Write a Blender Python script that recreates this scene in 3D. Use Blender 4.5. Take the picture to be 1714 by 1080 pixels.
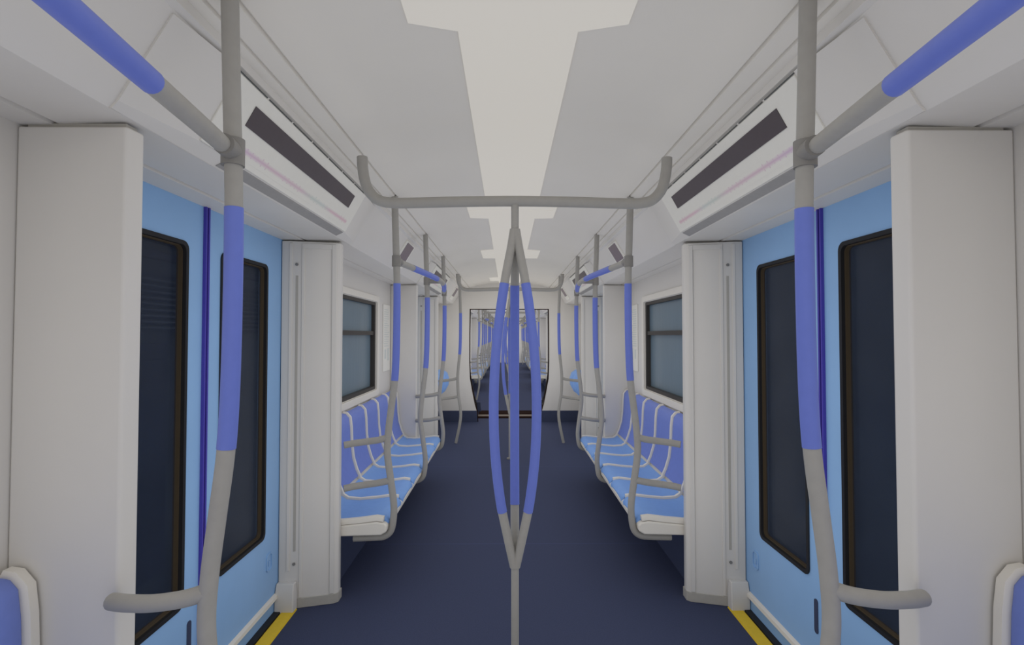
import bpy, bmesh, math
from mathutils import Vector, Matrix

for o in list(bpy.data.objects):
    bpy.data.objects.remove(o, do_unlink=True)
scene = bpy.context.scene
COL = scene.collection
PI = math.pi

# ------------------------------------------------------------ camera / world / light / exposure
cam_data = bpy.data.cameras.new('camera')
cam_data.sensor_width = 36.0
cam_data.lens = 18.0
cam_data.clip_start = 0.02
cam = bpy.data.objects.new('camera', cam_data)
COL.objects.link(cam)
cam.location = (-0.03, 0.0, 1.45)
cam.rotation_euler = (math.radians(91.4), 0, math.radians(-0.5))
scene.camera = cam

world = bpy.data.worlds.new('world')
scene.world = world
world.use_nodes = True
wb = world.node_tree.nodes['Background']
wb.inputs[0].default_value = (1.0, 0.95, 0.83, 1)
wb.inputs[1].default_value = 1.0
world.light_settings.ao_factor = 0.46
world.light_settings.distance = 0.7
scene.cycles.use_fast_gi = True
scene.cycles.fast_gi_method = 'ADD'

vs = scene.view_settings
vs.view_transform = 'Standard'
vs.look = 'None'
vs.exposure = 0.0
vs.gamma = 1.0
vs.use_curve_mapping = False

# the light comes from the luminous ceiling diffusers (emissive panels, below) and the ambient light of the world

# ------------------------------------------------------------ geometry constants (metres)
P = 3.97                 # doorway pitch
D0 = 2.06                # first doorway centre
DOORX = 1.245
WALLX = 1.22
POLEX = 0.672

# ------------------------------------------------------------ materials
def mat(name, col, rough=0.5, metal=0.0, spec=0.4, noise=None, bump=0.0, scale=40.0):
    m = bpy.data.materials.new(name)
    m.use_nodes = True
    nt = m.node_tree
    b = nt.nodes['Principled BSDF']
    b.inputs['Base Color'].default_value = (*col, 1)
    b.inputs['Roughness'].default_value = rough
    b.inputs['Metallic'].default_value = metal
    b.inputs['Specular IOR Level'].default_value = spec
    tc = nt.nodes.new('ShaderNodeTexCoord')
    nz = nt.nodes.new('ShaderNodeTexNoise')
    nz.inputs['Scale'].default_value = scale
    nz.inputs['Detail'].default_value = 6
    nt.links.new(tc.outputs['Object'], nz.inputs['Vector'])
    v = 0.03 if noise is None else noise
    cr = nt.nodes.new('ShaderNodeValToRGB')
    cr.color_ramp.elements[0].position = 0.3
    cr.color_ramp.elements[1].position = 0.7
    cr.color_ramp.elements[0].color = (*[max(0, c * (1 - v)) for c in col], 1)
    cr.color_ramp.elements[1].color = (*[min(1, c * (1 + v)) for c in col], 1)
    nt.links.new(nz.outputs['Fac'], cr.inputs['Fac'])
    nt.links.new(cr.outputs['Color'], b.inputs['Base Color'])
    if bump:
        bp = nt.nodes.new('ShaderNodeBump')
        bp.inputs['Strength'].default_value = bump
        bp.inputs['Distance'].default_value = 0.002
        nt.links.new(nz.outputs['Fac'], bp.inputs['Height'])
        nt.links.new(bp.outputs['Normal'], b.inputs['Normal'])
    return m

def glass_mat(name, col, alpha):
    m = bpy.data.materials.new(name)
    m.use_nodes = True
    nt = m.node_tree
    b = nt.nodes['Principled BSDF']
    b.inputs['Base Color'].default_value = (*col, 1)
    b.inputs['Roughness'].default_value = 0.25
    b.inputs['Specular IOR Level'].default_value = 0.25
    tr = nt.nodes.new('ShaderNodeBsdfTransparent')
    mx = nt.nodes.new('ShaderNodeMixShader')
    out = nt.nodes['Material Output']
    tc = nt.nodes.new('ShaderNodeTexCoord')
    mp = nt.nodes.new('ShaderNodeMapping')
    mp.inputs['Scale'].default_value = (6, 14, 1.2)
    nz = nt.nodes.new('ShaderNodeTexNoise'); nz.inputs['Scale'].default_value = 3; nz.inputs['Detail'].default_value = 5
    nt.links.new(tc.outputs['Object'], mp.inputs['Vector']); nt.links.new(mp.outputs['Vector'], nz.inputs['Vector'])
    mr = nt.nodes.new('ShaderNodeMapRange')
    mr.inputs['To Min'].default_value = alpha - 0.05; mr.inputs['To Max'].default_value = min(1, alpha + 0.05)
    nt.links.new(nz.outputs['Fac'], mr.inputs['Value'])
    nt.links.new(mr.outputs['Result'], mx.inputs['Fac'])
    nt.links.new(tr.outputs[0], mx.inputs[1]); nt.links.new(b.outputs[0], mx.inputs[2])
    nt.links.new(mx.outputs[0], out.inputs['Surface'])
    return m

def emit_mat(name, col, strength):
    m = bpy.data.materials.new(name)
    m.use_nodes = True
    b = m.node_tree.nodes['Principled BSDF']
    b.inputs['Base Color'].default_value = (0.3, 0.3, 0.3, 1)
    b.inputs['Emission Color'].default_value = (*col, 1)
    b.inputs['Emission Strength'].default_value = strength
    return m

def floor_mat():
    m = mat('navy_floor_covering', (0.046, 0.055, 0.102), 0.75, 0, 0.15, 0.10, 0.15, 160)
    nt = m.node_tree
    b = nt.nodes['Principled BSDF']
    ramp = [n for n in nt.nodes if n.bl_idname == 'ShaderNodeValToRGB'][0]
    geo = nt.nodes.new('ShaderNodeNewGeometry')
    sep = nt.nodes.new('ShaderNodeSeparateXYZ')
    nt.links.new(geo.outputs['Position'], sep.inputs[0])
    a = nt.nodes.new('ShaderNodeMath'); a.operation = 'ADD'; a.inputs[1].default_value = 40 * 2.08 - 3.59
    nt.links.new(sep.outputs['Y'], a.inputs[0])
    md = nt.nodes.new('ShaderNodeMath'); md.operation = 'MODULO'; md.inputs[1].default_value = 2.08
    nt.links.new(a.outputs[0], md.inputs[0])
    lt = nt.nodes.new('ShaderNodeMath'); lt.operation = 'LESS_THAN'; lt.inputs[1].default_value = 0.006
    nt.links.new(md.outputs[0], lt.inputs[0])
    mx = nt.nodes.new('ShaderNodeMixRGB'); mx.inputs['Color2'].default_value = (0.06, 0.075, 0.16, 1)
    nt.links.new(lt.outputs[0], mx.inputs['Fac'])
    nt.links.new(ramp.outputs['Color'], mx.inputs['Color1'])
    nt.links.new(mx.outputs[0], b.inputs['Base Color'])
    return m

def route_mat():
    """white print with a soft coloured route line and uneven station ticks along the local y axis"""
    m = mat('route_map_print', (0.72, 0.70, 0.64), 0.4, noise=0.0)
    nt = m.node_tree; b = nt.nodes['Principled BSDF']
    def math_(op, a, bb=None, clamp=False):
        n = nt.nodes.new('ShaderNodeMath'); n.operation = op; n.use_clamp = clamp
        for i, v in enumerate((a, bb)):
            if v is None: continue
            if isinstance(v, (int, float)): n.inputs[i].default_value = v
            else: nt.links.new(v, n.inputs[i])
        return n.outputs[0]
    tc = nt.nodes.new('ShaderNodeTexCoord'); sp = nt.nodes.new('ShaderNodeSeparateXYZ')
    nt.links.new(tc.outputs['Object'], sp.inputs[0])
    dz = math_('ABSOLUTE', math_('ADD', sp.outputs['Z'], 0.0668))
    line = math_('SUBTRACT', 1.0, math_('DIVIDE', dz, 0.0105), True)
    yy = math_('ADD', sp.outputs['Y'], 2.0)
    cell = math_('SNAP', yy, 0.034)
    wn = nt.nodes.new('ShaderNodeTexWhiteNoise'); wn.noise_dimensions = '1D'
    nt.links.new(cell, wn.inputs['W'])
    tick = math_('LESS_THAN', math_('MODULO', yy, 0.034), 0.007)
    tall = math_('LESS_THAN', dz, math_('ADD', math_('MULTIPLY', wn.outputs['Value'], 0.011), 0.004))
    fac = math_('MAXIMUM', math_('MULTIPLY', line, 0.9), math_('MULTIPLY', math_('MULTIPLY', tick, tall), 0.6))
    cr = nt.nodes.new('ShaderNodeValToRGB')
    e = cr.color_ramp.elements
    e[0].position = 0.06; e[0].color = (0.56, 0.40, 0.56, 1)
    e[1].position = 0.95; e[1].color = (0.62, 0.40, 0.46, 1)
    for p, c in ((0.25, (0.60, 0.42, 0.50)), (0.50, (0.60, 0.44, 0.50)), (0.60, (0.50, 0.55, 0.50)), (0.72, (0.52, 0.55, 0.52)), (0.80, (0.62, 0.42, 0.48))):
        x = e.new(p); x.color = (*c, 1)
    mr = nt.nodes.new('ShaderNodeMapRange'); mr.inputs['From Min'].default_value = -0.57; mr.inputs['From Max'].default_value = 0.57
    nt.links.new(sp.outputs['Y'], mr.inputs['Value']); nt.links.new(mr.outputs['Result'], cr.inputs['Fac'])
    mx = nt.nodes.new('ShaderNodeMixRGB'); mx.inputs['Color1'].default_value = (0.72, 0.70, 0.64, 1)
    nt.links.new(fac, mx.inputs['Fac']); nt.links.new(cr.outputs['Color'], mx.inputs['Color2'])
    nt.links.new(mx.outputs[0], b.inputs['Base Color'])
    return m

M = {
    'white': mat('white_panel', (0.635, 0.61, 0.572), 0.45, noise=0.012, scale=3),
    'ceiling': mat('ceiling_white', (0.69, 0.655, 0.592), 0.6, noise=0.012, scale=3),
    'cove': mat('cove_grey', (0.55, 0.54, 0.53), 0.6, noise=0.012, scale=3),
    'kick': mat('grey_kick_strip', (0.40, 0.38, 0.34), 0.5),
    'gap': mat('dark_gap', (0.10, 0.105, 0.10), 0.7),
    'shadowgrey': mat('gap_shade_grey', (0.30, 0.29, 0.28), 0.6),  # grey that paints the shade under the display case panel
    'metal': mat('grey_handrail_paint', (0.325, 0.312, 0.287), 0.5, spec=0.45, noise=0.03),
    'clamp': mat('grey_clamp', (0.22, 0.21, 0.195), 0.45, spec=0.4),
    'sleeve': mat('violet_blue_grip', (0.14, 0.185, 0.54), 0.45, spec=0.35, noise=0.02),
    'door': mat('sky_blue_door_paint', (0.265, 0.45, 0.72), 0.45, spec=0.35, noise=0.03, scale=4),
    'seal': mat('violet_rubber_seal', (0.065, 0.05, 0.36), 0.5),
    'black': mat('black_rubber', (0.018, 0.018, 0.02), 0.6),
    'bronze': mat('bronze_window_jamb', (0.075, 0.056, 0.034), 0.5),
    'frame': mat('dark_window_frame', (0.05, 0.045, 0.04), 0.5),
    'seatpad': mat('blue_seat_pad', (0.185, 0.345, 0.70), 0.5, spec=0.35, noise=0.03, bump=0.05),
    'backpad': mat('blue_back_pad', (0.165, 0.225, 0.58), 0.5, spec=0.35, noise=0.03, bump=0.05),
    'shell': mat('white_seat_shell', (0.70, 0.665, 0.60), 0.4, noise=0.01),
    'navy': mat('dark_navy_panel', (0.045, 0.055, 0.10), 0.6, noise=0.05),
    'yellow': mat('yellow_edge_strip', (0.72, 0.50, 0.03), 0.5, noise=0.04),
    'screen': mat('dark_display_glass', (0.085, 0.070, 0.075), 0.35, noise=0.03),
    'screen2': mat('mauve_display_glass', (0.19, 0.15, 0.17), 0.35, noise=0.03),
    'map': mat('white_route_map', (0.72, 0.70, 0.64), 0.4, noise=0.01),
    'route': route_mat(),
    'paper': mat('white_notice_paper', (0.76, 0.74, 0.68), 0.5, noise=0.01),
    'ink': mat('grey_notice_print', (0.60, 0.63, 0.60), 0.5),
    'brown': mat('brown_threshold_metal', (0.16, 0.13, 0.105), 0.5),
    'darkbrown': mat('dark_brown_threshold', (0.020, 0.010, 0.008), 0.9, 0, 0.05),
    'tunnel': mat('tunnel_concrete', (0.046, 0.056, 0.078), 0.9, spec=0.1, noise=0.35, bump=0.4, scale=2.5),
    'tunnel_dark': mat('tunnel_dark_metal', (0.022, 0.026, 0.045), 0.8, spec=0.1, noise=0.25, scale=5),
    'floor': floor_mat(),
    'light': emit_mat('luminous_diffuser', (1.0, 0.93, 0.80), 0.36),
    'glass': glass_mat('blue_grey_window_glass', (0.18, 0.25, 0.305), 0.80),
    'doorglass': glass_mat('smoked_door_glass', (0.032, 0.045, 0.075), 0.55),
}

# ------------------------------------------------------------ mesh helpers
class MB:
    def __init__(self, s=1):
        self.bm = bmesh.new(); self.s = s
        self.mats = []
    def verts(self, pts):
        return [self.bm.verts.new((p[0] * self.s, p[1], p[2])) for p in pts]
    def face(self, vs):
        try: return self.bm.faces.new(vs)
        except ValueError: return None
    def box(self, x0, x1, y0, y1, z0, z1):
        v = self.verts([(x0,y0,z0),(x1,y0,z0),(x1,y1,z0),(x0,y1,z0),(x0,y0,z1),(x1,y0,z1),(x1,y1,z1),(x0,y1,z1)])
        for f in ((0,3,2,1),(4,5,6,7),(0,1,5,4),(1,2,6,5),(2,3,7,6),(3,0,4,7)):
            self.face([v[i] for i in f])
        return self
    def prism_y(self, poly, y0, y1):           # poly of (x, z)
        a = self.verts([(x, y0, z) for x, z in poly]); b = self.verts([(x, y1, z) for x, z in poly])
        return self._prism(a, b)
    def prism_z(self, poly, z0, z1):           # poly of (x, y)
        a = self.verts([(x, y, z0) for x, y in poly]); b = self.verts([(x, y, z1) for x, y in poly])
        return self._prism(a, b)
    def prism_x(self, poly, x0, x1):           # poly of (y, z)
        a = self.verts([(x0, y, z) for y, z in poly]); b = self.verts([(x1, y, z) for y, z in poly])
        return self._prism(a, b)
    def _prism(self, a, b):
        n = len(a)
        self.face(a[::-1]); self.face(b)
        for i in range(n):
            self.face([a[i], a[(i+1) % n], b[(i+1) % n], b[i]])
        return self
    def loft(self, sections, cap=True):        # list of equal-length loops of points
        rings = [self.verts(s) for s in sections]
        n = len(rings[0])
        for r0, r1 in zip(rings, rings[1:]):
            for i in range(n):
                self.face([r0[i], r0[(i+1) % n], r1[(i+1) % n], r1[i]])
        if cap:
            self.face(rings[0][::-1]); self.face(rings[-1])
        return self
    def ring_x(self, outer, inner, x0, x1):    # frame between two (y,z) loops of equal length
        n = len(outer)
        o0 = self.verts([(x0, *p) for p in outer]); o1 = self.verts([(x1, *p) for p in outer])
        i0 = self.verts([(x0, *p) for p in inner]); i1 = self.verts([(x1, *p) for p in inner])
        for k in range(n):
            j = (k + 1) % n
            self.face([o0[k], o0[j], i0[j], i0[k]]); self.face([o1[k], o1[j], i1[j], i1[k]])
            self.face([o0[k], o0[j], o1[j], o1[k]]); self.face([i0[k], i0[j], i1[j], i1[k]])
        return self
    def tube(self, pts, r, seg=16, res=8, radii=None):
        pts = [Vector(p) for p in pts]
        path = smooth(pts, res) if len(pts) > 2 else pts
        t0 = (path[1] - path[0]).normalized()
        up = Vector((0, 0, 1)) if abs(t0.z) < 0.9 else Vector((0, 1, 0))
        nrm = t0.cross(up).normalized()
        rings = []
        prev = t0
        for i, p in enumerate(path):
            t = (path[min(i+1, len(path)-1)] - path[max(i-1, 0)]).normalized()
            ax = prev.cross(t)
            if ax.length > 1e-6:
                nrm = Matrix.Rotation(prev.angle(t), 3, ax.normalized()) @ nrm
            prev = t
            bn = t.cross(nrm).normalized()
            rr = r
            rings.append([tuple(p + nrm * (rr * math.cos(a)) + bn * (rr * math.sin(a))) for a in [2*PI*k/seg for k in range(seg)]])
        return self.loft(rings)
    def build(self, name, material, parent=None, origin=(0, 0, 0), smooth_angle=40, bevel=0.0, segs=2):
        bm = self.bm
        bmesh.ops.remove_doubles(bm, verts=bm.verts, dist=1e-5)
        bmesh.ops.recalc_face_normals(bm, faces=bm.faces)
        for v in bm.verts:
            v.co -= Vector(origin)
        me = bpy.data.meshes.new(name)
        bm.to_mesh(me); bm.free()
        ms = material if isinstance(material, list) else [material]
        for m in ms: me.materials.append(m)
        for p in me.polygons: p.use_smooth = True
        try: me.set_sharp_from_angle(angle=math.radians(smooth_angle))
        except Exception: pass
        o = bpy.data.objects.new(name, me)
        COL.objects.link(o)
        if parent is not None: o.parent = parent
        elif origin != (0, 0, 0): o.location = origin
        if bevel:
            b = o.modifiers.new('bevel', 'BEVEL')
            b.width = bevel; b.segments = segs; b.limit_method = 'ANGLE'; b.angle_limit = math.radians(40)
            b.harden_normals = True
        return o

def smooth(pts, res):
    out = []
    n = len(pts)
    for i in range(n - 1):
        p0 = pts[i-1] if i > 0 else pts[0] * 2 - pts[1]
        p1, p2 = pts[i], pts[i+1]
        p3 = pts[i+2] if i + 2 < n else pts[-1] * 2 - pts[-2]
        for k in range(res):
            t = k / res
            out.append(0.5 * ((2*p1) + (p2-p0)*t + (2*p0-5*p1+4*p2-p3)*t*t + (3*p1-p0-3*p2+p3)*t**3))
    out.append(pts[-1])
    return out

def clip_path(pts, axis, lo, hi, res=10):
    """part of the smoothed path whose coordinate on the axis lies between lo and hi"""
    path = smooth([Vector(p) for p in pts], res)
    out = []
    for a, b in zip(path, path[1:]):
        va, vb = a[axis], b[axis]
        if lo <= va <= hi: out.append(a)
        for lim in (lo, hi):
            if (va - lim) * (vb - lim) < 0:
                out.append(a.lerp(b, (lim - va) / (vb - va)))
    if lo <= path[-1][axis] <= hi: out.append(path[-1])
    return out

def rrect(y0, y1, z0, z1, r, n=5):
    pts = []
    for cy, cz, a0 in ((y1-r, z1-r, 0), (y0+r, z1-r, 90), (y0+r, z0+r, 180), (y1-r, z0+r, 270)):
        for k in range(n + 1):
            a = math.radians(a0 + 90 * k / n)
            pts.append((cy + r * math.cos(a), cz + r * math.sin(a)))
    return pts

def empty(name, loc):
    o = bpy.data.objects.new(name, None)
    o.empty_display_size = 0.1
    o.location = loc
    COL.objects.link(o)
    return o

GROUPS = {'floor strip': 'threshold strips', 'partition': 'door partitions', 'notice': 'wall notices', 'bench seat': 'seat rows', 'folding seats': 'tip-up seats',
          'grab pole': 'grab poles', 'handrail': 'overhead rails', 'display case': 'header displays', 'screen': 'small header screens', 'crossbar': 'ceiling crossbars',
          'ceiling light': 'ceiling lights', 'cable': 'tunnel cables'}
ORD = ('first', 'second', 'third', 'fourth')
def tag(o, label=None, cat=None, group=None, kind=None):
    if label: o['label'] = label
    if cat: o['category'] = cat
    if group is None and cat in GROUPS: group = GROUPS[cat]
    if group: o['group'] = group
    elif 'group' in o.keys(): del o['group']
    if kind: o['kind'] = kind
    return o

def copy_tree(o, parent=None):
    c = o.copy(); COL.objects.link(c)
    if parent is not None: c.parent = parent
    for ch in list(o.children):
        copy_tree(ch, c)
    return c

protos = {}
def place(key, maker, y, label=None, cat=None, group=None, kind=None):
    """first use builds the thing at y=0 relative, later uses copy it with its parts"""
    if key not in protos:
        protos[key] = r = maker()
    else:
        r = copy_tree(protos[key])
    r.location.y = y
    tag(r, label, cat, group, kind)
    return r

def side(s): return 'left' if s < 0 else 'right'

# ------------------------------------------------------------ the setting of one carriage
def car_shell(n, ystart, yend, doors, rows):
    # floor
    MB().box(-1.4, 1.4, ystart, yend, -0.06, 0.0).build('floor', M['floor']).__setitem__('kind', 'structure')
    # ceiling: shallow vault with stepped coves, one closed shell
    prof = [(0, 2.325), (0.20, 2.322), (0.34, 2.312), (0.50, 2.288), (0.575, 2.270), (0.590, 2.262), (0.665, 2.247), (0.668, 2.256), (0.674, 2.255), (0.678, 2.244), (0.735, 2.236), (0.738, 2.244), (0.744, 2.243), (0.747, 2.234), (0.80, 2.226)]
    full = [(-x, z) for x, z in prof[:0:-1]] + prof
    top = [(x, 2.40) for x, z in reversed(full)]
    c = MB().prism_y(full + top, ystart, yend).build('ceiling', M['ceiling'], smooth_angle=25)
    c['kind'] = 'structure'
    for s in (-1, 1):
        # side header running the length of the carriage
        m = MB(s)
        m.prism_y([(0.80, 2.40), (0.775, 2.240), (0.778, 2.205), (0.800, 2.200), (0.806, 2.190), (0.930, 1.988), (0.945, 1.972), (1.125, 1.966), (1.128, 1.974), (1.140, 1.974), (1.143, 1.964), (1.40, 1.962), (1.40, 2.40)], ystart, yend)
        h = m.build('trim_1', M['white'], smooth_angle=30); h['kind'] = 'structure'
        # side wall: pieces between doorways with window openings
        m = MB(s)
        spans = []
        y = ystart
        for d in doors:
            spans.append((y, d - 0.73)); y = d + 0.73
        spans.append((y, yend))
        for a, b in spans:
            mid = None
            for r in rows:
                if a < r < b: mid = r
            if mid is None:
                m.box(WALLX, 1.36, a, b, 0, 1.98)
            else:
                w0, w1 = mid - 0.585, mid + 0.585
                m.box(WALLX, 1.36, a, w0, 0, 1.98); m.box(WALLX, 1.36, w1, b, 0, 1.98)
                m.box(WALLX, 1.36, w0, w1, 0, 0.965); m.box(WALLX, 1.36, w0, w1, 1.745, 1.98)
        w = m.build('wall_' + side(s), M['white'], smooth_angle=35); w['kind'] = 'structure'

# ------------------------------------------------------------ doors
def make_door(s):
    root = empty('door_1', (s * DOORX, 0, 0)); O = (s * DOORX, 0, 0)
    for q in (-1, 1):
        y0, y1 = (0.006, 0.735) if q > 0 else (-0.735, -0.006)
        wy0, wy1 = (0.115, 0.53) if q > 0 else (-0.53, -0.115)
        m = MB(s)
        n = 6
        hole = rrect(wy0, wy1, 0.435, 1.80, 0.03, n)
        outer = []
        for (yy, zz), c in zip(hole, [(y1, 1.98)]*(n+1) + [(y0, 1.98)]*(n+1) + [(y0, 0.010)]*(n+1) + [(y1, 0.010)]*(n+1)):
            outer.append(c)
        m.ring_x(outer, hole, DOORX, DOORX + 0.04)
        leaf = m.build('door_leaf', M['door'], root, O, smooth_angle=30)
        m = MB(s)
        m.ring_x(rrect(wy0 - 0.004, wy1 + 0.004, 0.431, 1.804, 0.033, n), rrect(wy0 + 0.012, wy1 - 0.012, 0.447, 1.788, 0.025, n), DOORX - 0.006, DOORX + 0.012)
        m.build('window_seal', M['black'], leaf, O)
        m = MB(s)
        m.ring_x(rrect(wy0 + 0.008, wy1 - 0.008, 0.443, 1.792, 0.028, n), rrect(wy0 + 0.016, wy1 - 0.016, 0.452, 1.784, 0.022, n), DOORX + 0.008, DOORX + 0.030)
        m.build('window_jamb', M['bronze'], leaf, O)
        MB(s).box(DOORX + 0.024, DOORX + 0.030, wy0 + 0.01, wy1 - 0.01, 0.445, 1.79).build('pane', M['doorglass'], leaf, O)
        # recessed pull near the bottom and the slot beside the seam
        yy = q * 0.585
        m = MB(s)
        m.ring_x(rrect(yy - 0.03, yy + 0.03, 0.25, 0.34, 0.02, 4), rrect(yy - 0.024, yy + 0.024, 0.256, 0.334, 0.016, 4), DOORX - 0.006, DOORX + 0.004)
        m.box(DOORX - 0.004, DOORX + 0.004, yy - 0.006, yy + 0.006, 0.275, 0.30)
        m.build('latch_plate', M['door'], leaf, O)
        MB(s).prism_x(rrect(q * 0.07 - 0.012, q * 0.07 + 0.012, 0.22, 0.36, 0.011, 4), DOORX - 0.003, DOORX + 0.004).build('finger_slot', M['navy'], leaf, O)
        MB(s).box(DOORX - 0.012, DOORX + 0.02, q * 0.005, q * 0.014, 0.03, 1.975).build('edge_seal', M['seal'], leaf, O)
    MB(s).box(DOORX - 0.004, DOORX + 0.03, -0.0055, 0.0055, 0.03, 1.975).build('centre_gap', M['black'], root, O)
    MB(s).prism_y([(1.226, 0.080), (1.229, 0.096), (1.2445, 0.103), (1.2445, 0.080)], -0.69, 0.69).build('sill_rail', M['shell'], root, O)
    MB(s).box(1.211, 1.32, -0.70, 0.70, -0.005, 0.012).build('door_track', M['black'], root, O)
    root['kind'] = 'structure'
    return root

def make_strip(s):
    o = MB(s).prism_y([(1.140, -0.002), (1.144, 0.008), (1.205, 0.008), (1.210, -0.002)], -0.69, 0.69).build('threshold_strip', M['yellow'], None, (s * 1.175, 0, 0))
    return o

# ------------------------------------------------------------ partition screens beside the doors
def make_screen(s, q):
    """q=+1: stands on the far side of its doorway, q=-1: on the near side"""
    O = (s * 1.1, 0, 0)
    root = empty('partition_screen', O)
    def yy(v): return q * v
    body = [(0.950, yy(0.768)), (0.953, yy(0.812)), (0.958, yy(0.820)), (WALLX - 0.001, yy(0.820)), (WALLX - 0.001, yy(0.736)), (1.243, yy(0.733)), (1.243, yy(0.690)), (1.20, yy(0.690)), (0.966, yy(0.752))]
    MB(s).prism_z(body, 0.045, 1.958).build('panel', M['white'], root, O, bevel=0.006)
    # raised border of the door-side face
    def on_face(x): return 0.752 + (0.966 - x) * (0.062 / 0.234)
    def strip(m, x0, x1, z0, z1, t=0.005):
        v = []
        for t_ in (0.001, -t):
            v.append([(x0, yy(on_face(x0) + t_), z0), (x1, yy(on_face(x1) + t_), z0), (x1, yy(on_face(x1) + t_), z1), (x0, yy(on_face(x0) + t_), z1)])
        m.loft(v)
    m = MB(s)
    strip(m, 0.968, 0.990, 0.055, 1.945); strip(m, 1.125, 1.139, 0.055, 1.925)
    strip(m, 0.990, 1.139, 1.918, 1.945)
    strip(m, 1.185, 1.2, 0.2, 1.945, 0.004)
    m.build('raised_border', M['white'], root, O, bevel=0.002)
    m = MB(s); strip(m, 1.157, 1.169, 0.30, 1.77, 0.0015)
    m.build('groove', M['kick'], root, O)
    for z in (1.83, 0.235):
        yb = yy(on_face(1.163) - 0.002)
        MB(s).tube([(1.163, yb, z), (1.163, yb - q * 0.006, z)], 0.008, 12).build('screw', M['clamp'], root, O)
    MB(s).prism_z([(0.948, yy(0.766)), (0.948, yy(0.822)), (WALLX - 0.002, yy(0.822)), (WALLX - 0.002, yy(0.69)), (1.18, yy(0.692)), (0.965, yy(0.748))], 0.0, 0.052).build('kick_strip', M['kick'], root, O, bevel=0.003)
    # little chamfered post foot by the door
    a, b = yy(0.645), yy(0.70)
    m = MB(s)
    m.loft([[(1.145, a, 0), (1.243, a, 0), (1.243, b, 0), (1.145, b, 0)],
            [(1.145, a, 0.085), (1.243, a, 0.085), (1.243, b, 0.085), (1.145, b, 0.085)],
            [(1.150, yy(0.665), 0.145), (1.243, yy(0.665), 0.145), (1.243, b, 0.145), (1.150, b, 0.145)]])
    m.build('post_foot', M['white'], root, O, bevel=0.005)
    MB(s).prism_z([(0.962, yy(0.775)), (0.962, yy(0.812)), (1.2, yy(0.812)), (1.2, yy(0.74))], 1.957, 1.967).build('top_gasket', M['kick'], root, O)
    return root

# ------------------------------------------------------------ windows above the seats
def make_window(s):
    O = (s * WALLX, 0, 1.3); root = empty('window_1', O)
    m = MB(s)
    m.ring_x(rrect(-0.66, 0.66, 0.905, 1.80, 0.05), rrect(-0.59, 0.59, 0.960, 1.750, 0.02), WALLX - 0.018, WALLX + 0.005)
    m.build('surround', M['shell'], root, O, bevel=0.004)
    m = MB(s)
    m.ring_x(rrect(-0.585, 0.585, 0.965, 1.745, 0.02), rrect(-0.553, 0.553, 0.993, 1.718, 0.012), WALLX + 0.0, WALLX + 0.05)
    m.build('window_frame', M['frame'], root, O)
    MB(s).box(WALLX + 0.008, WALLX + 0.045, -0.553, 0.553, 1.450, 1.484).build('transom', M['frame'], root, O)
    MB(s).box(WALLX + 0.030, WALLX + 0.036, -0.555, 0.555, 1.484, 1.72).build('upper_pane', M['glass'], root, O)
    MB(s).box(WALLX + 0.038, WALLX + 0.044, -0.555, 0.555, 0.99, 1.452).build('lower_pane', M['glass'], root, O)
    root['kind'] = 'structure'
    return root

# ------------------------------------------------------------ benches
SEAT_TOP = [(0.712, 0.372), (0.706, 0.398), (0.722, 0.418), (0.76, 0.424), (0.85, 0.412), (0.96, 0.402), (1.04, 0.408), (1.078, 0.432)]
BACK_FRONT = [(1.088, 0.455), (1.108, 0.50), (1.132, 0.58), (1.144, 0.68), (1.149, 0.80), (1.157, 0.864), (1.176, 0.885), (1.20, 0.888)]
def offset(prof, d):
    out = []
    for i, p in enumerate(prof):
        a = prof[max(i-1, 0)]; b = prof[min(i+1, len(prof)-1)]
        t = Vector((b[0]-a[0], b[1]-a[1])).normalized()
        out.append((p[0] - t.y * d, p[1] + t.x * d))      # d>0: up / towards the aisle
    return out
def pad_poly(prof, d0, d1):
    return offset(prof, d1) + offset(prof, d0)[::-1]

def pad_mesh(s, prof, y0, y1, crown=0.010):
    m = MB(s)
    secs = []
    n = 8
    for k in range(n + 1):
        t = k / n
        e = min(t, 1 - t) * 2
        lift = 0.004 + crown * (1 - e) ** 2.0          # bucket: higher at the sides
        if k in (0, n): lift = 0.0
        y = y0 + (y1 - y0) * (0.5 - 0.5 * math.cos(PI * t))
        secs.append([(x, y, z) for x, z in pad_poly(prof, -0.012, lift)])
    m.loft(secs)
    return m

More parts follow.
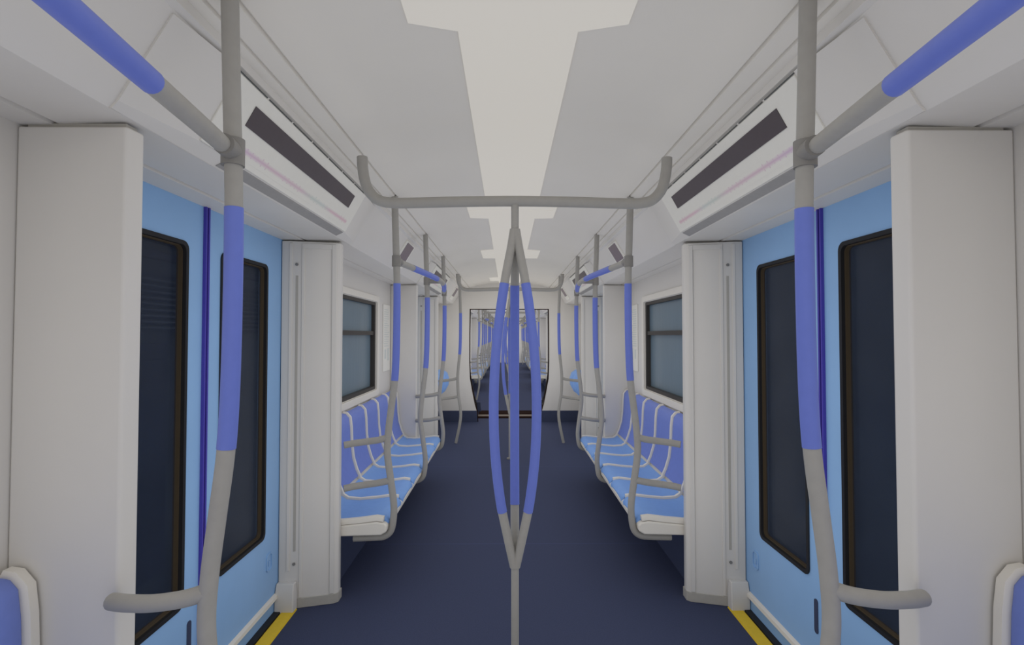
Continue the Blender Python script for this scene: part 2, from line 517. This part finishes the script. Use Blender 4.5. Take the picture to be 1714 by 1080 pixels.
def make_bench(s, n_seats, length):
    O = (s * 0.98, 0, 0); root = empty('bench_seat', O)
    h = length / 2
    shell = [(0.714, 0.402), (0.700, 0.385), (0.704, 0.352), (0.735, 0.334), (1.10, 0.325), (WALLX - 0.001, 0.36), (WALLX - 0.001, 0.892), (1.200, 0.890), (1.176, 0.877), (1.163, 0.83), (1.158, 0.76), (1.153, 0.68), (1.141, 0.58), (1.117, 0.50), (1.090, 0.436), (1.04, 0.398), (0.96, 0.390), (0.85, 0.400), (0.76, 0.410)]
    MB(s).prism_y(shell, -h, h).build('shell', M['shell'], root, O, bevel=0.012, segs=3)
    full = SEAT_TOP + BACK_FRONT
    pitch = (length - 0.04) / n_seats
    y = -h + 0.02
    for k in range(n_seats):
        a, b = y + k * pitch + 0.016, y + (k + 1) * pitch - 0.016
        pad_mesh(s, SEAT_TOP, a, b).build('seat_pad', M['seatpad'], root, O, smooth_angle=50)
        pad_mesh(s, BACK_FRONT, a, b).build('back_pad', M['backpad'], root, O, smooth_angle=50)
    for k in range(n_seats + 1):
        c = y + k * pitch
        w = 0.011
        secs = [[(x, c + dy, z) for x, z in pad_poly(full[2:], -0.01, lift)] for dy, lift in ((-0.016, 0.006), (-w, 0.017), (w, 0.017), (0.016, 0.006))]
        MB(s).loft(secs).build('divider', M['shell'], root, O, smooth_angle=50)
    m = MB(s)
    m.prism_y([(0.96, 0.330), (1.02, 0.16), (1.02, 0.0), (WALLX - 0.002, 0.0), (WALLX - 0.002, 0.325)], -h + 0.005, h - 0.005)
    m.build('heater_box', M['navy'], root, O)
    return root

def make_folding(s):
    """three tip-up seats by the end wall"""
    O = (s * 1.15, 0, 0); root = empty('tip_up_seats', O)
    MB(s).prism_y([(1.15, 0.30), (WALLX - 0.001, 0.30), (WALLX - 0.001, 0.92), (1.19, 0.92), (1.17, 0.9)], -0.62, 0.62).build('back_board', M['shell'], root, O, bevel=0.006)
    for k in (-1, 0, 1):
        a, b = k * 0.41 - 0.19, k * 0.41 + 0.19
        prof = [(1.10, 0.50), (1.02, 0.56), (0.965, 0.66), (0.955, 0.76), (0.985, 0.85), (1.05, 0.895), (1.12, 0.90)]
        m = MB(s)
        secs = []
        for t in range(7):
            u = t / 6; e = 1 - abs(2 * u - 1)
            k2 = 0.82 + 0.18 * min(1, e * 2.2)
            secs.append([(1.13 + (x - 1.13) * k2, a + (b - a) * u, 0.70 + (z - 0.70) * (0.9 + 0.1 * k2)) for x, z in prof + [(1.152, 0.86), (1.152, 0.54)]])
        m.loft(secs); m.build('folded_seat', M['seatpad'], root, O, smooth_angle=50)
    MB(s).box(1.16, WALLX - 0.002, -0.6, 0.6, 0, 0.30).build('base', M['navy'], root, O)
    return root

# ------------------------------------------------------------ poles and rails
R = 0.0195
SEAT_POLE = [(0.680, 0, 2.245), (0.672, 0, 2.00), (0.664, 0, 1.75), (0.664, 0, 1.50), (0.668, 0, 1.30), (0.676, 0, 1.17), (0.693, 0, 1.03), (0.708, 0, 0.90), (0.713, 0, 0.78), (0.695, 0, 0.64), (0.676, 0, 0.50), (0.676, 0, 0.42), (0.690, 0, 0.345), (0.725, 0, 0.312), (0.78, 0, 0.305), (0.90, 0, 0.301)]
FLOOR_POLE = [(0.680, 0, 2.245), (0.672, 0, 2.00), (0.664, 0, 1.75), (0.664, 0, 1.50), (0.668, 0, 1.30), (0.676, 0, 1.17), (0.690, 0, 1.03), (0.700, 0, 0.88), (0.692, 0, 0.66), (0.660, 0, 0.44), (0.668, 0, 0.27), (0.722, 0, 0.001)]
def make_pole(s, kind, q):
    """q: 0 no arms, +1/-1 arms towards +y / -y (to the partition screen)"""
    O = (s * 0.7, 0, 0); root = empty('grab_pole', O)
    pts = SEAT_POLE if kind == 'seat' else FLOOR_POLE
    MB(s).tube(pts, R, 18, 6).build('pole', M['metal'], root, O, smooth_angle=60)
    up = [p for p in pts if p[2] > 0.9]
    sl = clip_path(up, 2, 1.19, 1.745)
    MB(s).tube(sl, R + 0.0012, 18, 1).build('grip_sleeve', M['sleeve'], root, O, smooth_angle=60)
    if q:
        for x0, z0, z1 in ((0.708, 0.868, 0.853), (0.690, 0.625, 0.605)):
            g = q
            dz = z0 - 0.868
            pts2 = [(x0, 0, 0.868 + dz), (0.76, -g * 0.004, 0.853 + dz), (0.83, -g * 0.004, 0.843 + dz), (0.90, g * 0.010, 0.836 + dz), (0.950, g * 0.030, 0.830 + dz)]
            MB(s).tube(pts2, 0.0190, 14, 6).build('arm', M['metal'], root, O, smooth_angle=60)
    return root

def make_rail(s, half=False):
    """curved overhead rail from first pole over the middle bracket to the last pole (local y -1.11 .. 1.11)"""
    O = (s * 0.6, 0, 0); root = empty('overhead_handrail', O)
    Z = 1.875
    pts = [(0.672, 1.11, Z), (0.650, 0.95, Z), (0.618, 0.70, Z), (0.580, 0.38, Z), (0.560, 0.12, Z), (0.557, 0, Z)]
    if not half:
        pts = pts + [(x, -y, z) for x, y, z in pts[-2::-1]]
    MB(s).tube(pts, R, 18, 6).build('rail', M['metal'], root, O, smooth_angle=60)
    for lo, hi in (((0.18, 0.78),) if half else ((0.18, 0.80), (-0.80, -0.18))):
        MB(s).tube(clip_path(pts, 1, lo, hi), R + 0.0012, 18, 1).build('grip_sleeve', M['sleeve'], root, O, smooth_angle=60)
    ends = (1.11,) if half else (1.11, -1.11)
    for y in ends:
        m = MB(s)
        m.tube([(0.668, y, Z - 0.032), (0.668, y, Z + 0.030)], R + 0.006, 18)
        m.tube([(0.668, y, Z), (0.660, y - math.copysign(0.055, y), Z)], R + 0.004, 18)
        m.build('clamp', M['clamp'], root, O, smooth_angle=60)
    if not half:
        MB(s).tube([(0.668, 0, Z), (0.557, 0, Z)], R - 0.001, 16).build('bracket', M['clamp'], root, O, smooth_angle=60)
        MB(s).tube([(0.668, 0, Z - 0.03), (0.668, 0, Z + 0.03)], R + 0.006, 18).build('clamp', M['clamp'], root, O, smooth_angle=60)
    return root

def make_crossbar():
    O = (0, 0, 2.0); root = empty('crossbar', O)
    h = [(0.0, 1.992), (0.22, 1.989), (0.40, 1.984), (0.50, 1.984), (0.555, 1.997), (0.592, 2.035), (0.608, 2.08), (0.616, 2.13), (0.618, 2.170)]
    pts = [(-x, 0, z) for x, z in h[:0:-1]] + [(x, 0, z) for x, z in h]
    MB().tube(pts, 0.0215, 18, 6).build('bar', M['metal'], root, O, smooth_angle=60)
    return root

def make_loop_pole():
    root = empty('centre_pole', (0, 0, 0))
    m = MB(); m.tube([(0, 0, 1.975), (0, 0, 1.84)], 0.0155, 16); m.build('upper_stem', M['metal'], root)
    m = MB(); m.tube([(0, 0, 0.56), (0, 0, 0.0)], 0.0155, 16); m.build('lower_stem', M['metal'], root)
    MB().tube([(0, 0, 0.0), (0, 0, 0.012)], 0.04, 20).build('floor_flange', M['clamp'], root)
    for k, ang in enumerate((210, 330, 90)):
        cx, cy = math.cos(math.radians(ang)), math.sin(math.radians(ang))
        prof = [(0.004, 1.875), (0.018, 1.80), (0.044, 1.68), (0.068, 1.54), (0.089, 1.36), (0.097, 1.17), (0.090, 0.98), (0.067, 0.80), (0.036, 0.66), (0.004, 0.53)]
        pts = [(cx * r, cy * r, z) for r, z in prof]
        b = MB().tube(pts, 0.0175, 16, 6).build('loop_bar', M['metal'], root, smooth_angle=60)
        sl = clip_path(pts, 2, 0.755, 1.655)
        MB().tube(sl, 0.0190, 16, 1).build('grip_sleeve', M['sleeve'], b, smooth_angle=60)
    return root

# ------------------------------------------------------------ header display case over each door
CA, CB = (0.780, 2.196), (0.893, 1.992)
def on_case(s_, off=0.0):
    d = Vector((CB[0]-CA[0], CB[1]-CA[1])); n = Vector((d.y, -d.x)).normalized()   # towards the aisle
    p = Vector(CA) + d * s_ + n * off
    return p.x, p.y
def case_quad(m, y0, y1, s0, s1, off0, off1):
    a0 = on_case(s0, off0); a1 = on_case(s1, off0); b0 = on_case(s0, off1); b1 = on_case(s1, off1)
    m.prism_y([a0, a1, b1, b0], y0, y1)
def make_case(s):
    O = (s * 0.85, 0, 2.1); root = empty('display_case', O)
    L = 0.635
    m = MB(s)
    back = [(0.80, 2.198), (0.905, 1.990), (0.94, 1.974)]
    inner = [CA, CB, (0.90, 1.978)]
    rear = [(0.86, 2.25), (0.95, 2.0)]
    prof_mid = [CA, CB, (0.938, 1.9705), (0.96, 1.985), (0.86, 2.20)]
    prof_end = [(0.800, 2.191), (0.923, 1.988), (0.938, 1.9705), (0.96, 1.975), (0.86, 2.20)]
    m.loft([[(x, y, z) for x, z in p] for y, p in ((-0.89, prof_end), (-L - 0.02, prof_mid), (L + 0.02, prof_mid), (0.89, prof_end))])
    m.build('housing', M['white'], root, O, smooth_angle=20)
    m = MB(s); case_quad(m, -L, L, 0.035, 0.985, -0.002, 0.006)
    m.build('front_panel', M['map'], root, O, bevel=0.003)
    m = MB(s); case_quad(m, -0.505, 0.505, 0.215, 0.505, 0.005, 0.0085)
    m.build('display_screen', M['screen'], root, O)
    # dark slit above the panel, in uneven runs
    m = MB(s)
    y = -L
    while y < L - 0.02:
        case_quad(m, y, min(y + 0.165, L), 0.008, 0.024, -0.001, 0.0035); y += 0.18
    m.build('hinge_slit', M['gap'], root, O)
    m = MB(s); m.prism_y([(0.8945, 1.9910), (0.8955, 1.9875), (0.930, 1.9715), (0.935, 1.983)], -L + 0.15, L - 0.01)
    m.build('shadow_gap', M['shadowgrey'], root, O)  # solid strip, shade of the recess below the panel put into its colour
    m = MB(s); case_quad(m, -0.575, 0.575, 0.69, 0.90, 0.0055, 0.0068)
    m.build('route_map', M['route'], root, O)
    return root

def make_info(s):
    """small mauve screen on the sloping header above the seats"""
    O = (s * 0.85, 0, 2.1); root = empty('information_screen', O)
    HA, HB = Vector((0.806, 2.190)), Vector((0.930, 1.988))
    d = HB - HA; n = Vector((d.y, -d.x)).normalized()
    def q(m, y0, y1, s0, s1, o0, o1):
        pts = [HA + d * s0 + n * o0, HA + d * s1 + n * o0, HA + d * s1 + n * o1, HA + d * s0 + n * o1]
        m.prism_y([(p.x, p.y) for p in pts], y0, y1)
    m = MB(s); q(m, -0.16, 0.16, 0.02, 0.93, -0.004, 0.010); m.build('bezel', M['map'], root, O, bevel=0.004)
    m = MB(s); q(m, -0.12, 0.12, 0.07, 0.66, 0.009, 0.0125); m.build('screen', M['screen2'], root, O)
    return root

def make_notice(s):
    O = (s * WALLX, 0, 1.4); root = empty('wall_notice', O)
    MB(s).box(WALLX - 0.010, WALLX, -0.135, 0.135, 1.10, 1.745).build('board', M['paper'], root, O, bevel=0.003)
    m = MB(s)
    import random
    rnd = random.Random(3)
    z = 1.70
    while z > 1.34:
        m.box(WALLX - 0.0112, WALLX - 0.0095, -0.105, -0.105 + rnd.uniform(0.12, 0.20), z - 0.008, z); z -= 0.022
    m.box(WALLX - 0.0112, WALLX - 0.0095, -0.09, -0.03, 1.22, 1.31); m.box(WALLX - 0.0112, WALLX - 0.0095, 0.02, 0.09, 1.20, 1.32)
    m.build('printed_lines', M['ink'], root, O)
    return root

# ------------------------------------------------------------ ceiling lights
def make_light(y0, y1, w0, w1):
    """diffuser from y0 to y1, broad over its first w0 and last w1 metres"""
    mid = (y0 + y1) / 2
    O = (0, mid, 2.31)
    n, b, sl = 0.172, 0.305, 0.05
    edge = []
    if w0: edge += [(b, y0), (b, y0 + w0 - sl), (n, y0 + w0)]
    else: edge += [(n, y0)]
    if w1: edge += [(n, y1 - w1 - 0.0), (b, y1 - w1 + sl * 0.2), (b, y1)]
    else: edge += [(n, y1)]
    def zc(x):
        x = abs(x)
        for (a, za), (c, zb) in zip([(0, 2.325), (0.20, 2.322), (0.34, 2.312)], [(0.20, 2.322), (0.34, 2.312), (0.5, 2.288)]):
            if a <= x <= c: return za + (zb - za) * (x - a) / (c - a)
    root = empty('ceiling_light', O)
    m = MB()
    # strips of the diffuser that follow the vault
    ys = sorted(set([round(y, 4) for _, y in edge]))
    cols = [-0.305, -0.172, 0, 0.172, 0.305]
    bm = m.bm
    def width(y):
        for (xa, ya), (xb, yb) in zip(edge, edge[1:]):
            if ya <= y <= yb and yb > ya: return xa + (xb - xa) * (y - ya) / (yb - ya)
        return edge[-1][0]
    sec = []
    for y in [edge[0][1]] + [p[1] for p in edge[1:]]:
        pass
    for x, y in edge:
        fx = [-x, -x * 0.6, 0, x * 0.6, x]
        sec.append([(f, y, zc(f) - 0.004) for f in fx] + [(f, y, zc(f) + 0.006) for f in fx[::-1]])
    m.loft(sec)
    m.build('diffuser', M['light'], root, O, smooth_angle=30)
    return root

# ------------------------------------------------------------ end walls / gangway
OPEN_R = [(0.66, 1.885), (0.665, 1.50), (0.665, 1.00), (0.655, 0.72), (0.615, 0.50), (0.575, 0.30), (0.535, 0.16), (0.53, 0.0)]
def end_wall(y0, y1, name, g=0.0):
    OPEN = [(x + g, z + (g if i == 0 else 0)) for i, (x, z) in enumerate(OPEN_R)]
    outer = [(1.36, 2.38), (1.36, 1.50), (1.36, 1.00), (1.36, 0.72), (1.36, 0.5), (1.36, 0.30), (1.36, 0.16), (1.36, 0.0)]
    m = MB()
    for s in (-1, 1):
        for (a, b), (c, d) in zip(zip(OPEN, OPEN[1:]), zip(outer, outer[1:])):
            quad = [(a[0]*s, a[1]), (c[0]*s, c[1]), (d[0]*s, d[1]), (b[0]*s, b[1])]
            m.prism_y(quad, y0, y1)
    m.prism_y([(-OPEN[0][0], OPEN[0][1]), (OPEN[0][0], OPEN[0][1]), (1.36, 2.38), (-1.36, 2.38)], y0, y1)
    o = m.build(name, M['white'], smooth_angle=30); o['kind'] = 'structure'
    return o
def end_plinth(y0, y1, name):
    m = MB()
    for s in (-1, 1):
        m.prism_y([(0.53 * s, 0.0), (0.545 * s, 0.185), (1.36 * s, 0.185), (1.36 * s, 0)], y0, y1)
    o = m.build(name, M['navy']); o['kind'] = 'structure'
def opening_frame(y0, y1, name, grow=0.0, mm='black', th=0.018):
    m = MB()
    r = [(x + grow, z + (grow if i == 0 else 0)) for i, (x, z) in enumerate(OPEN_R)]
    i_ = [(x - th, z - (th if i == 0 else 0)) for i, (x, z) in enumerate(r)]
    for s in (-1, 1):
        for a, b, c, d in zip(r, r[1:], i_[1:], i_):
            m.prism_y([(a[0]*s, a[1]), (b[0]*s, b[1]), (c[0]*s, c[1]), (d[0]*s, d[1])], y0, y1)
    m.prism_y([(-r[0][0], r[0][1]), (r[0][0], r[0][1]), (i_[0][0], i_[0][1]), (-i_[0][0], i_[0][1])], y0, y1)
    o = m.build(name, M[mm], smooth_angle=30); o['kind'] = 'structure'
    return o

# ============================================================ ASSEMBLE
END = 8.60
D1, D2 = D0, D0 + P
rowmid = D0 + P / 2                      # 4.045
NEARMID = D0 - P / 2                     # 0.075
CAR2_START = 9.75
car2_doors = [12.31 + k * P for k in range(4)]
car2_rows = [12.31 + P / 2 + k * P for k in range(3)]
CAR2_END = car2_doors[-1] + 2.57

car_shell(1, -2.3, END, [D1, D2], [rowmid, NEARMID])
car_shell(2, CAR2_START, CAR2_END, car2_doors, car2_rows)
w = MB().box(-1.36, 1.36, -2.36, -2.3, 0, 2.38).build('wall_near', M['white']); w['kind'] = 'structure'
end_wall(END, END + 0.08, 'wall_far')
end_plinth(END - 0.012, END + 0.07, 'baseboard_far')
opening_frame(END - 0.004, END + 0.03, 'trim_2', 0.004, 'darkbrown', 0.014)
end_wall(CAR2_START - 0.08, CAR2_START, 'wall_far', 0.09)
end_plinth(CAR2_START - 0.07, CAR2_START + 0.012, 'baseboard_far')
opening_frame(CAR2_START - 0.12, CAR2_START - 0.08, 'trim_2', 0.088, 'black', 0.02)
# gangway between the two carriages
m = MB()
gx = [(0.76, 2.05), (0.76, 0.72), (0.68, 0.30), (0.63, -0.02)]
for s in (-1, 1):
    for a, b in zip(gx, gx[1:]):
        m.prism_y([(a[0]*s, a[1]), (b[0]*s, b[1]), ((b[0]+0.04)*s, b[1]), ((a[0]+0.04)*s, a[1])], END + 0.08, CAR2_START - 0.08)
m.box(-0.80, 0.80, END + 0.08, CAR2_START - 0.08, 1.93, 1.97)
g = m.build('trim_3', M['white'], smooth_angle=30); g['kind'] = 'structure'
MB().box(-0.66, 0.66, END, CAR2_START, -0.06, -0.002).build('floor', M['floor'])['kind'] = 'structure'
g = empty('gangway_threshold', (0, 9.35, 0))
MB().box(-0.56, 0.56, 8.97, 9.12, -0.01, 0.012).build('front_bar', M['darkbrown'], g, (0, 9.35, 0))
MB().box(-0.56, 0.56, 9.12, 9.38, -0.01, 0.003).build('tread_plate', M['brown'], g, (0, 9.35, 0))
MB().box(-0.56, 0.56, 9.38, 9.80, -0.01, 0.012).build('rear_bar', M['darkbrown'], g, (0, 9.35, 0))
tag(g, 'dark brown metal threshold plate on the floor of the open gangway', 'threshold')
# far end wall with a plain cab door
w = MB().box(-1.36, 1.36, CAR2_END, CAR2_END + 0.06, 0, 2.38).build('wall_far', M['white']); w['kind'] = 'structure'
dr = empty('door_5', (0, CAR2_END, 0)); dr['kind'] = 'structure'
MB().box(-0.33, 0.33, CAR2_END - 0.03, CAR2_END, 0.02, 1.9).build('door_leaf', M['shell'], dr, (0, CAR2_END, 0), bevel=0.004)
MB().box(0.24, 0.28, CAR2_END - 0.06, CAR2_END - 0.03, 0.95, 1.1).build('door_handle', M['clamp'], dr, (0, CAR2_END, 0))

BL = 2.33
row_words = {0: 'nearest the viewer, cut off by the bottom corner of the view'}
for s in (-1, 1):
    S = side(s)
    # doors
    place(('door', s), lambda: make_door(s), D1, kind='structure')
    place(('door', s), lambda: make_door(s), D2, kind='structure')
    place(('strip', s), lambda: make_strip(s), D1, 'yellow threshold strip on the floor along the %s blue doors nearest the viewer' % S, 'floor strip')
    place(('strip', s), lambda: make_strip(s), D2, 'yellow threshold strip at the second %s doorway, behind the seat row partition' % S, 'floor strip')
    # screens
    place(('screen', s, -1), lambda: make_screen(s, -1), D1, 'tall white partition at the %s edge of the view before the near doors' % S, 'partition')
    place(('screen', s, 1), lambda: make_screen(s, 1), D1, 'white partition with two screws between the near %s doors and the seat row' % S, 'partition')
    place(('screen', s, -1), None, D2, 'plain white partition at the far end of the %s six-seat row' % S, 'partition')
    place(('screen', s, 1), None, D2, 'white screwed partition beyond the second %s doorway, beside the tip-up seats' % S, 'partition')
    # windows
    place(('window', s), lambda: make_window(s), rowmid, kind='structure')
    # notices
    place(('notice', s), lambda: make_notice(s), 5.02, 'narrow white printed notice on the %s wall between the window and the far partition' % S, 'notice')
    # benches
    place(('bench', s), lambda: make_bench(s, 6, BL), rowmid, 'row of six blue and white seats under the %s window' % S, 'bench seat')
    place(('bench', s), None, NEARMID, 'blue and white seat row of which only a backrest corner shows at bottom %s' % S, 'bench seat')
    place(('fold', s), lambda: make_folding(s), 7.68, 'blue tip-up seats folded against the %s wall beside the gangway end wall' % S, 'folding seats')
    # poles
    place(('pole', s, 'seat', 1), lambda: make_pole(s, 'seat', 1), D1 - 0.875, 'large grey pole with blue grip at the %s foreground, in front of the near doors' % S, 'grab pole')
    place(('pole', s, 'seat', -1), lambda: make_pole(s, 'seat', -1), D1 + 0.875, 'bent grey and blue pole at the near end of the %s six-seat row' % S, 'grab pole')
    place(('pole', s, 'seat', 0), lambda: make_pole(s, 'seat', 0), rowmid, 'grey and blue pole without arms at the middle of the %s six-seat row' % S, 'grab pole')
    place(('pole', s, 'seat', 1), None, D2 - 0.875, 'grey and blue pole with two arms at the far end of the %s six-seat row' % S, 'grab pole')
    place(('pole', s, 'floor', -1), lambda: make_pole(s, 'floor', -1), D2 + 0.875, 'grey and blue pole standing on the floor just before the %s tip-up seats' % S, 'grab pole')
    place(('railhalf', s), lambda: make_rail(s, True), NEARMID, 'large overhead rail with blue grip leaving the upper %s corner of the view' % S, 'handrail')
    place(('rail', s), lambda: make_rail(s), rowmid, 'curved overhead rail with two blue grips above the %s six-seat row' % S, 'handrail')
    # headers
    place(('case', s), lambda: make_case(s), D1, 'long header display with dark screen and pink route line above near %s doors' % S, 'display case')
    place(('case', s), None, D2, 'white header display with dark screen above the second %s doorway' % S, 'display case')
    place(('info', s), lambda: make_info(s), rowmid + 0.06, 'small mauve screen on the sloping header above the middle of the %s seat row' % S, 'screen')
    place(('info', s), None, 7.93, 'small mauve screen on the %s header close to the gangway end wall' % S, 'screen')
    # ---- the next carriage
    for w_, d in zip(ORD, car2_doors):
        place(('door', s), None, d, kind='structure')
        place(('strip', s), None, d, 'yellow threshold strip at the %s %s doorway of the next carriage' % (w_, S), 'floor strip')
        for q, e in ((-1, 'near'), (1, 'far')):
            place(('screen', s, q), None, d, 'white partition at the %s edge of the %s %s doorway in the next carriage' % (e, w_, S), 'partition')
        place(('case', s), None, d, 'header display above the %s %s doorway of the next carriage' % (w_, S), 'display case')
    for w_, r in zip(ORD, car2_rows):
        place(('window', s), None, r, kind='structure')
        place(('bench', s), None, r, '%s blue and white seat row on the %s of the next carriage' % (w_, S), 'bench seat')
        place(('rail', s), None, r, 'overhead rail above the %s %s seat row of the next carriage' % (w_, S), 'handrail')
        for kk, dy, e in ((-1, -P/2 + 0.875, 'near end'), (0, 0, 'middle'), (1, P/2 - 0.875, 'far end')):
            place(('pole', s, 'seat', kk), None, r + dy, 'pole at the %s of the %s %s seat row in the next carriage' % (e, w_, S), 'grab pole')
        place(('info', s), None, r + 0.06, 'small screen above the %s %s seat row of the next carriage' % (w_, S), 'screen')
    place(('fold', s), None, CAR2_START + 0.92, 'tip-up seats just inside the next carriage on the %s' % S, 'folding seats')
    place(('fold', s), None, CAR2_END - 0.92, 'tip-up seats at the far end of the next carriage on the %s' % S, 'folding seats')
    place(('pole', s, 'floor', 1), lambda: make_pole(s, 'floor', 1), car2_doors[0] - 0.875, 'first floor-standing pole on the %s just inside the next carriage' % S, 'grab pole')
    place(('pole', s, 'floor', -1), None, car2_doors[-1] + 0.875, 'last floor-standing pole on the %s at the next carriage far end' % S, 'grab pole')

place('crossbar', make_crossbar, D1, 'grey ceiling crossbar with upturned ends over the nearest centre pole', 'crossbar')
place('crossbar', None, D2, 'smaller second ceiling crossbar with upturned ends in front of the end wall', 'crossbar')
place('loop', make_loop_pole, D1, 'nearest central pole splitting into three bowed blue grips', 'grab pole')
place('loop', None, D2, 'second central three-bar pole, mostly hidden behind the nearest one', 'grab pole')
for w_, d in zip(ORD, car2_doors):
    place('crossbar', None, d, 'ceiling crossbar between the %s doorways of the next carriage' % w_, 'crossbar')
    place('loop', None, d, 'central three-bar pole between the %s doorways of the next carriage' % w_, 'grab pole')

# ceiling lights (seams between diffusers at these y)
segs1 = [(-1.30, 1.170, 0.27, 0.27, None), (1.175, 3.525, 0.27, 0.23, 'stepped luminous ceiling panel between the viewer and the first crossbar seam'),
         (3.531, 5.485, 0.27, 0.28, 'stepped luminous ceiling panel above the six-seat rows'),
         (5.491, 7.895, 0.29, 0.20, 'stepped luminous ceiling panel above the second doorway'),
         (7.901, 8.55, 0.3, 0, 'short luminous ceiling panel next to the end wall above the gangway')]
for a, b, w0, w1, lab in segs1:
    o = make_light(a, b, w0, w1)
    tag(o, lab or 'stepped luminous ceiling panel at the very top edge, nearest the viewer', 'ceiling light')
y = CAR2_START + 0.1
k = 0
while y < CAR2_END - 1.5:
    o = make_light(y, y + 2.0, 0.27, 0.27)
    tag(o, 'luminous ceiling panel in the next carriage, %s from the gangway' % ('first', 'second', 'third', 'fourth', 'fifth', 'sixth', 'seventh', 'eighth', 'ninth')[k], 'ceiling light')
    k += 1
    y += 2.006

# ------------------------------------------------------------ tunnel outside the windows
for s in (-1, 1):
    MB(s).box(2.2, 2.35, -4, 30, -1.2, 3.6).build('wall_tunnel_' + side(s), M['tunnel'])['kind'] = 'structure'
MB().box(-2.35, 2.35, -4, 30, 3.6, 3.7).build('ceiling', M['tunnel'])['kind'] = 'structure'
MB().box(-2.35, 2.35, -4, 30, -1.3, -1.2).build('floor', M['tunnel'])['kind'] = 'structure'
O = (-2.19, 3.4, 1.5)
lv = empty('louvred_vent', O)
m = MB(-1)
for k in range(9):
    z = 1.50 + k * 0.036
    m.prism_y([(2.18, z), (2.145, z - 0.012), (2.145, z - 0.004), (2.18, z + 0.012)], 2.55, 4.52)
m.build('slats', M['tunnel'], lv, O)
MB(-1).box(2.178, 2.195, 2.53, 4.55, 1.47, 1.83).build('backing', M['tunnel_dark'], lv, O)
m = MB(-1); m.box(2.13, 2.195, 4.52, 4.56, 1.46, 1.85); m.build('end_plate', M['tunnel'], lv, O)
tag(lv, 'dark horizontal slatted vent on the tunnel wall seen through the left doors', 'vent')
hatch = empty('service_door', (-2.19, 2.95, 0))
MB(-1).box(2.15, 2.195, 2.62, 3.22, 0.0, 1.40).build('leaf', M['tunnel_dark'], hatch, (-2.19, 2.95, 0), bevel=0.005)
MB(-1).box(2.14, 2.15, 2.68, 3.16, 0.2, 1.30).build('inner_panel', M['tunnel_dark'], hatch, (-2.19, 2.95, 0))
tag(hatch, 'dark service door on the tunnel wall behind the left door glass', 'door')
for k, z in enumerate((1.93, 2.03, 2.13)):
    o = MB(-1).tube([(2.14, -2, z), (2.14, 12, z)], 0.028, 10).build('tunnel_cable', M['tunnel_dark'], None, (-2.14, 5, z))
    tag(o, ('lowest', 'middle', 'topmost')[k] + ' of three dark cables along the tunnel wall outside the left doors', 'cable')
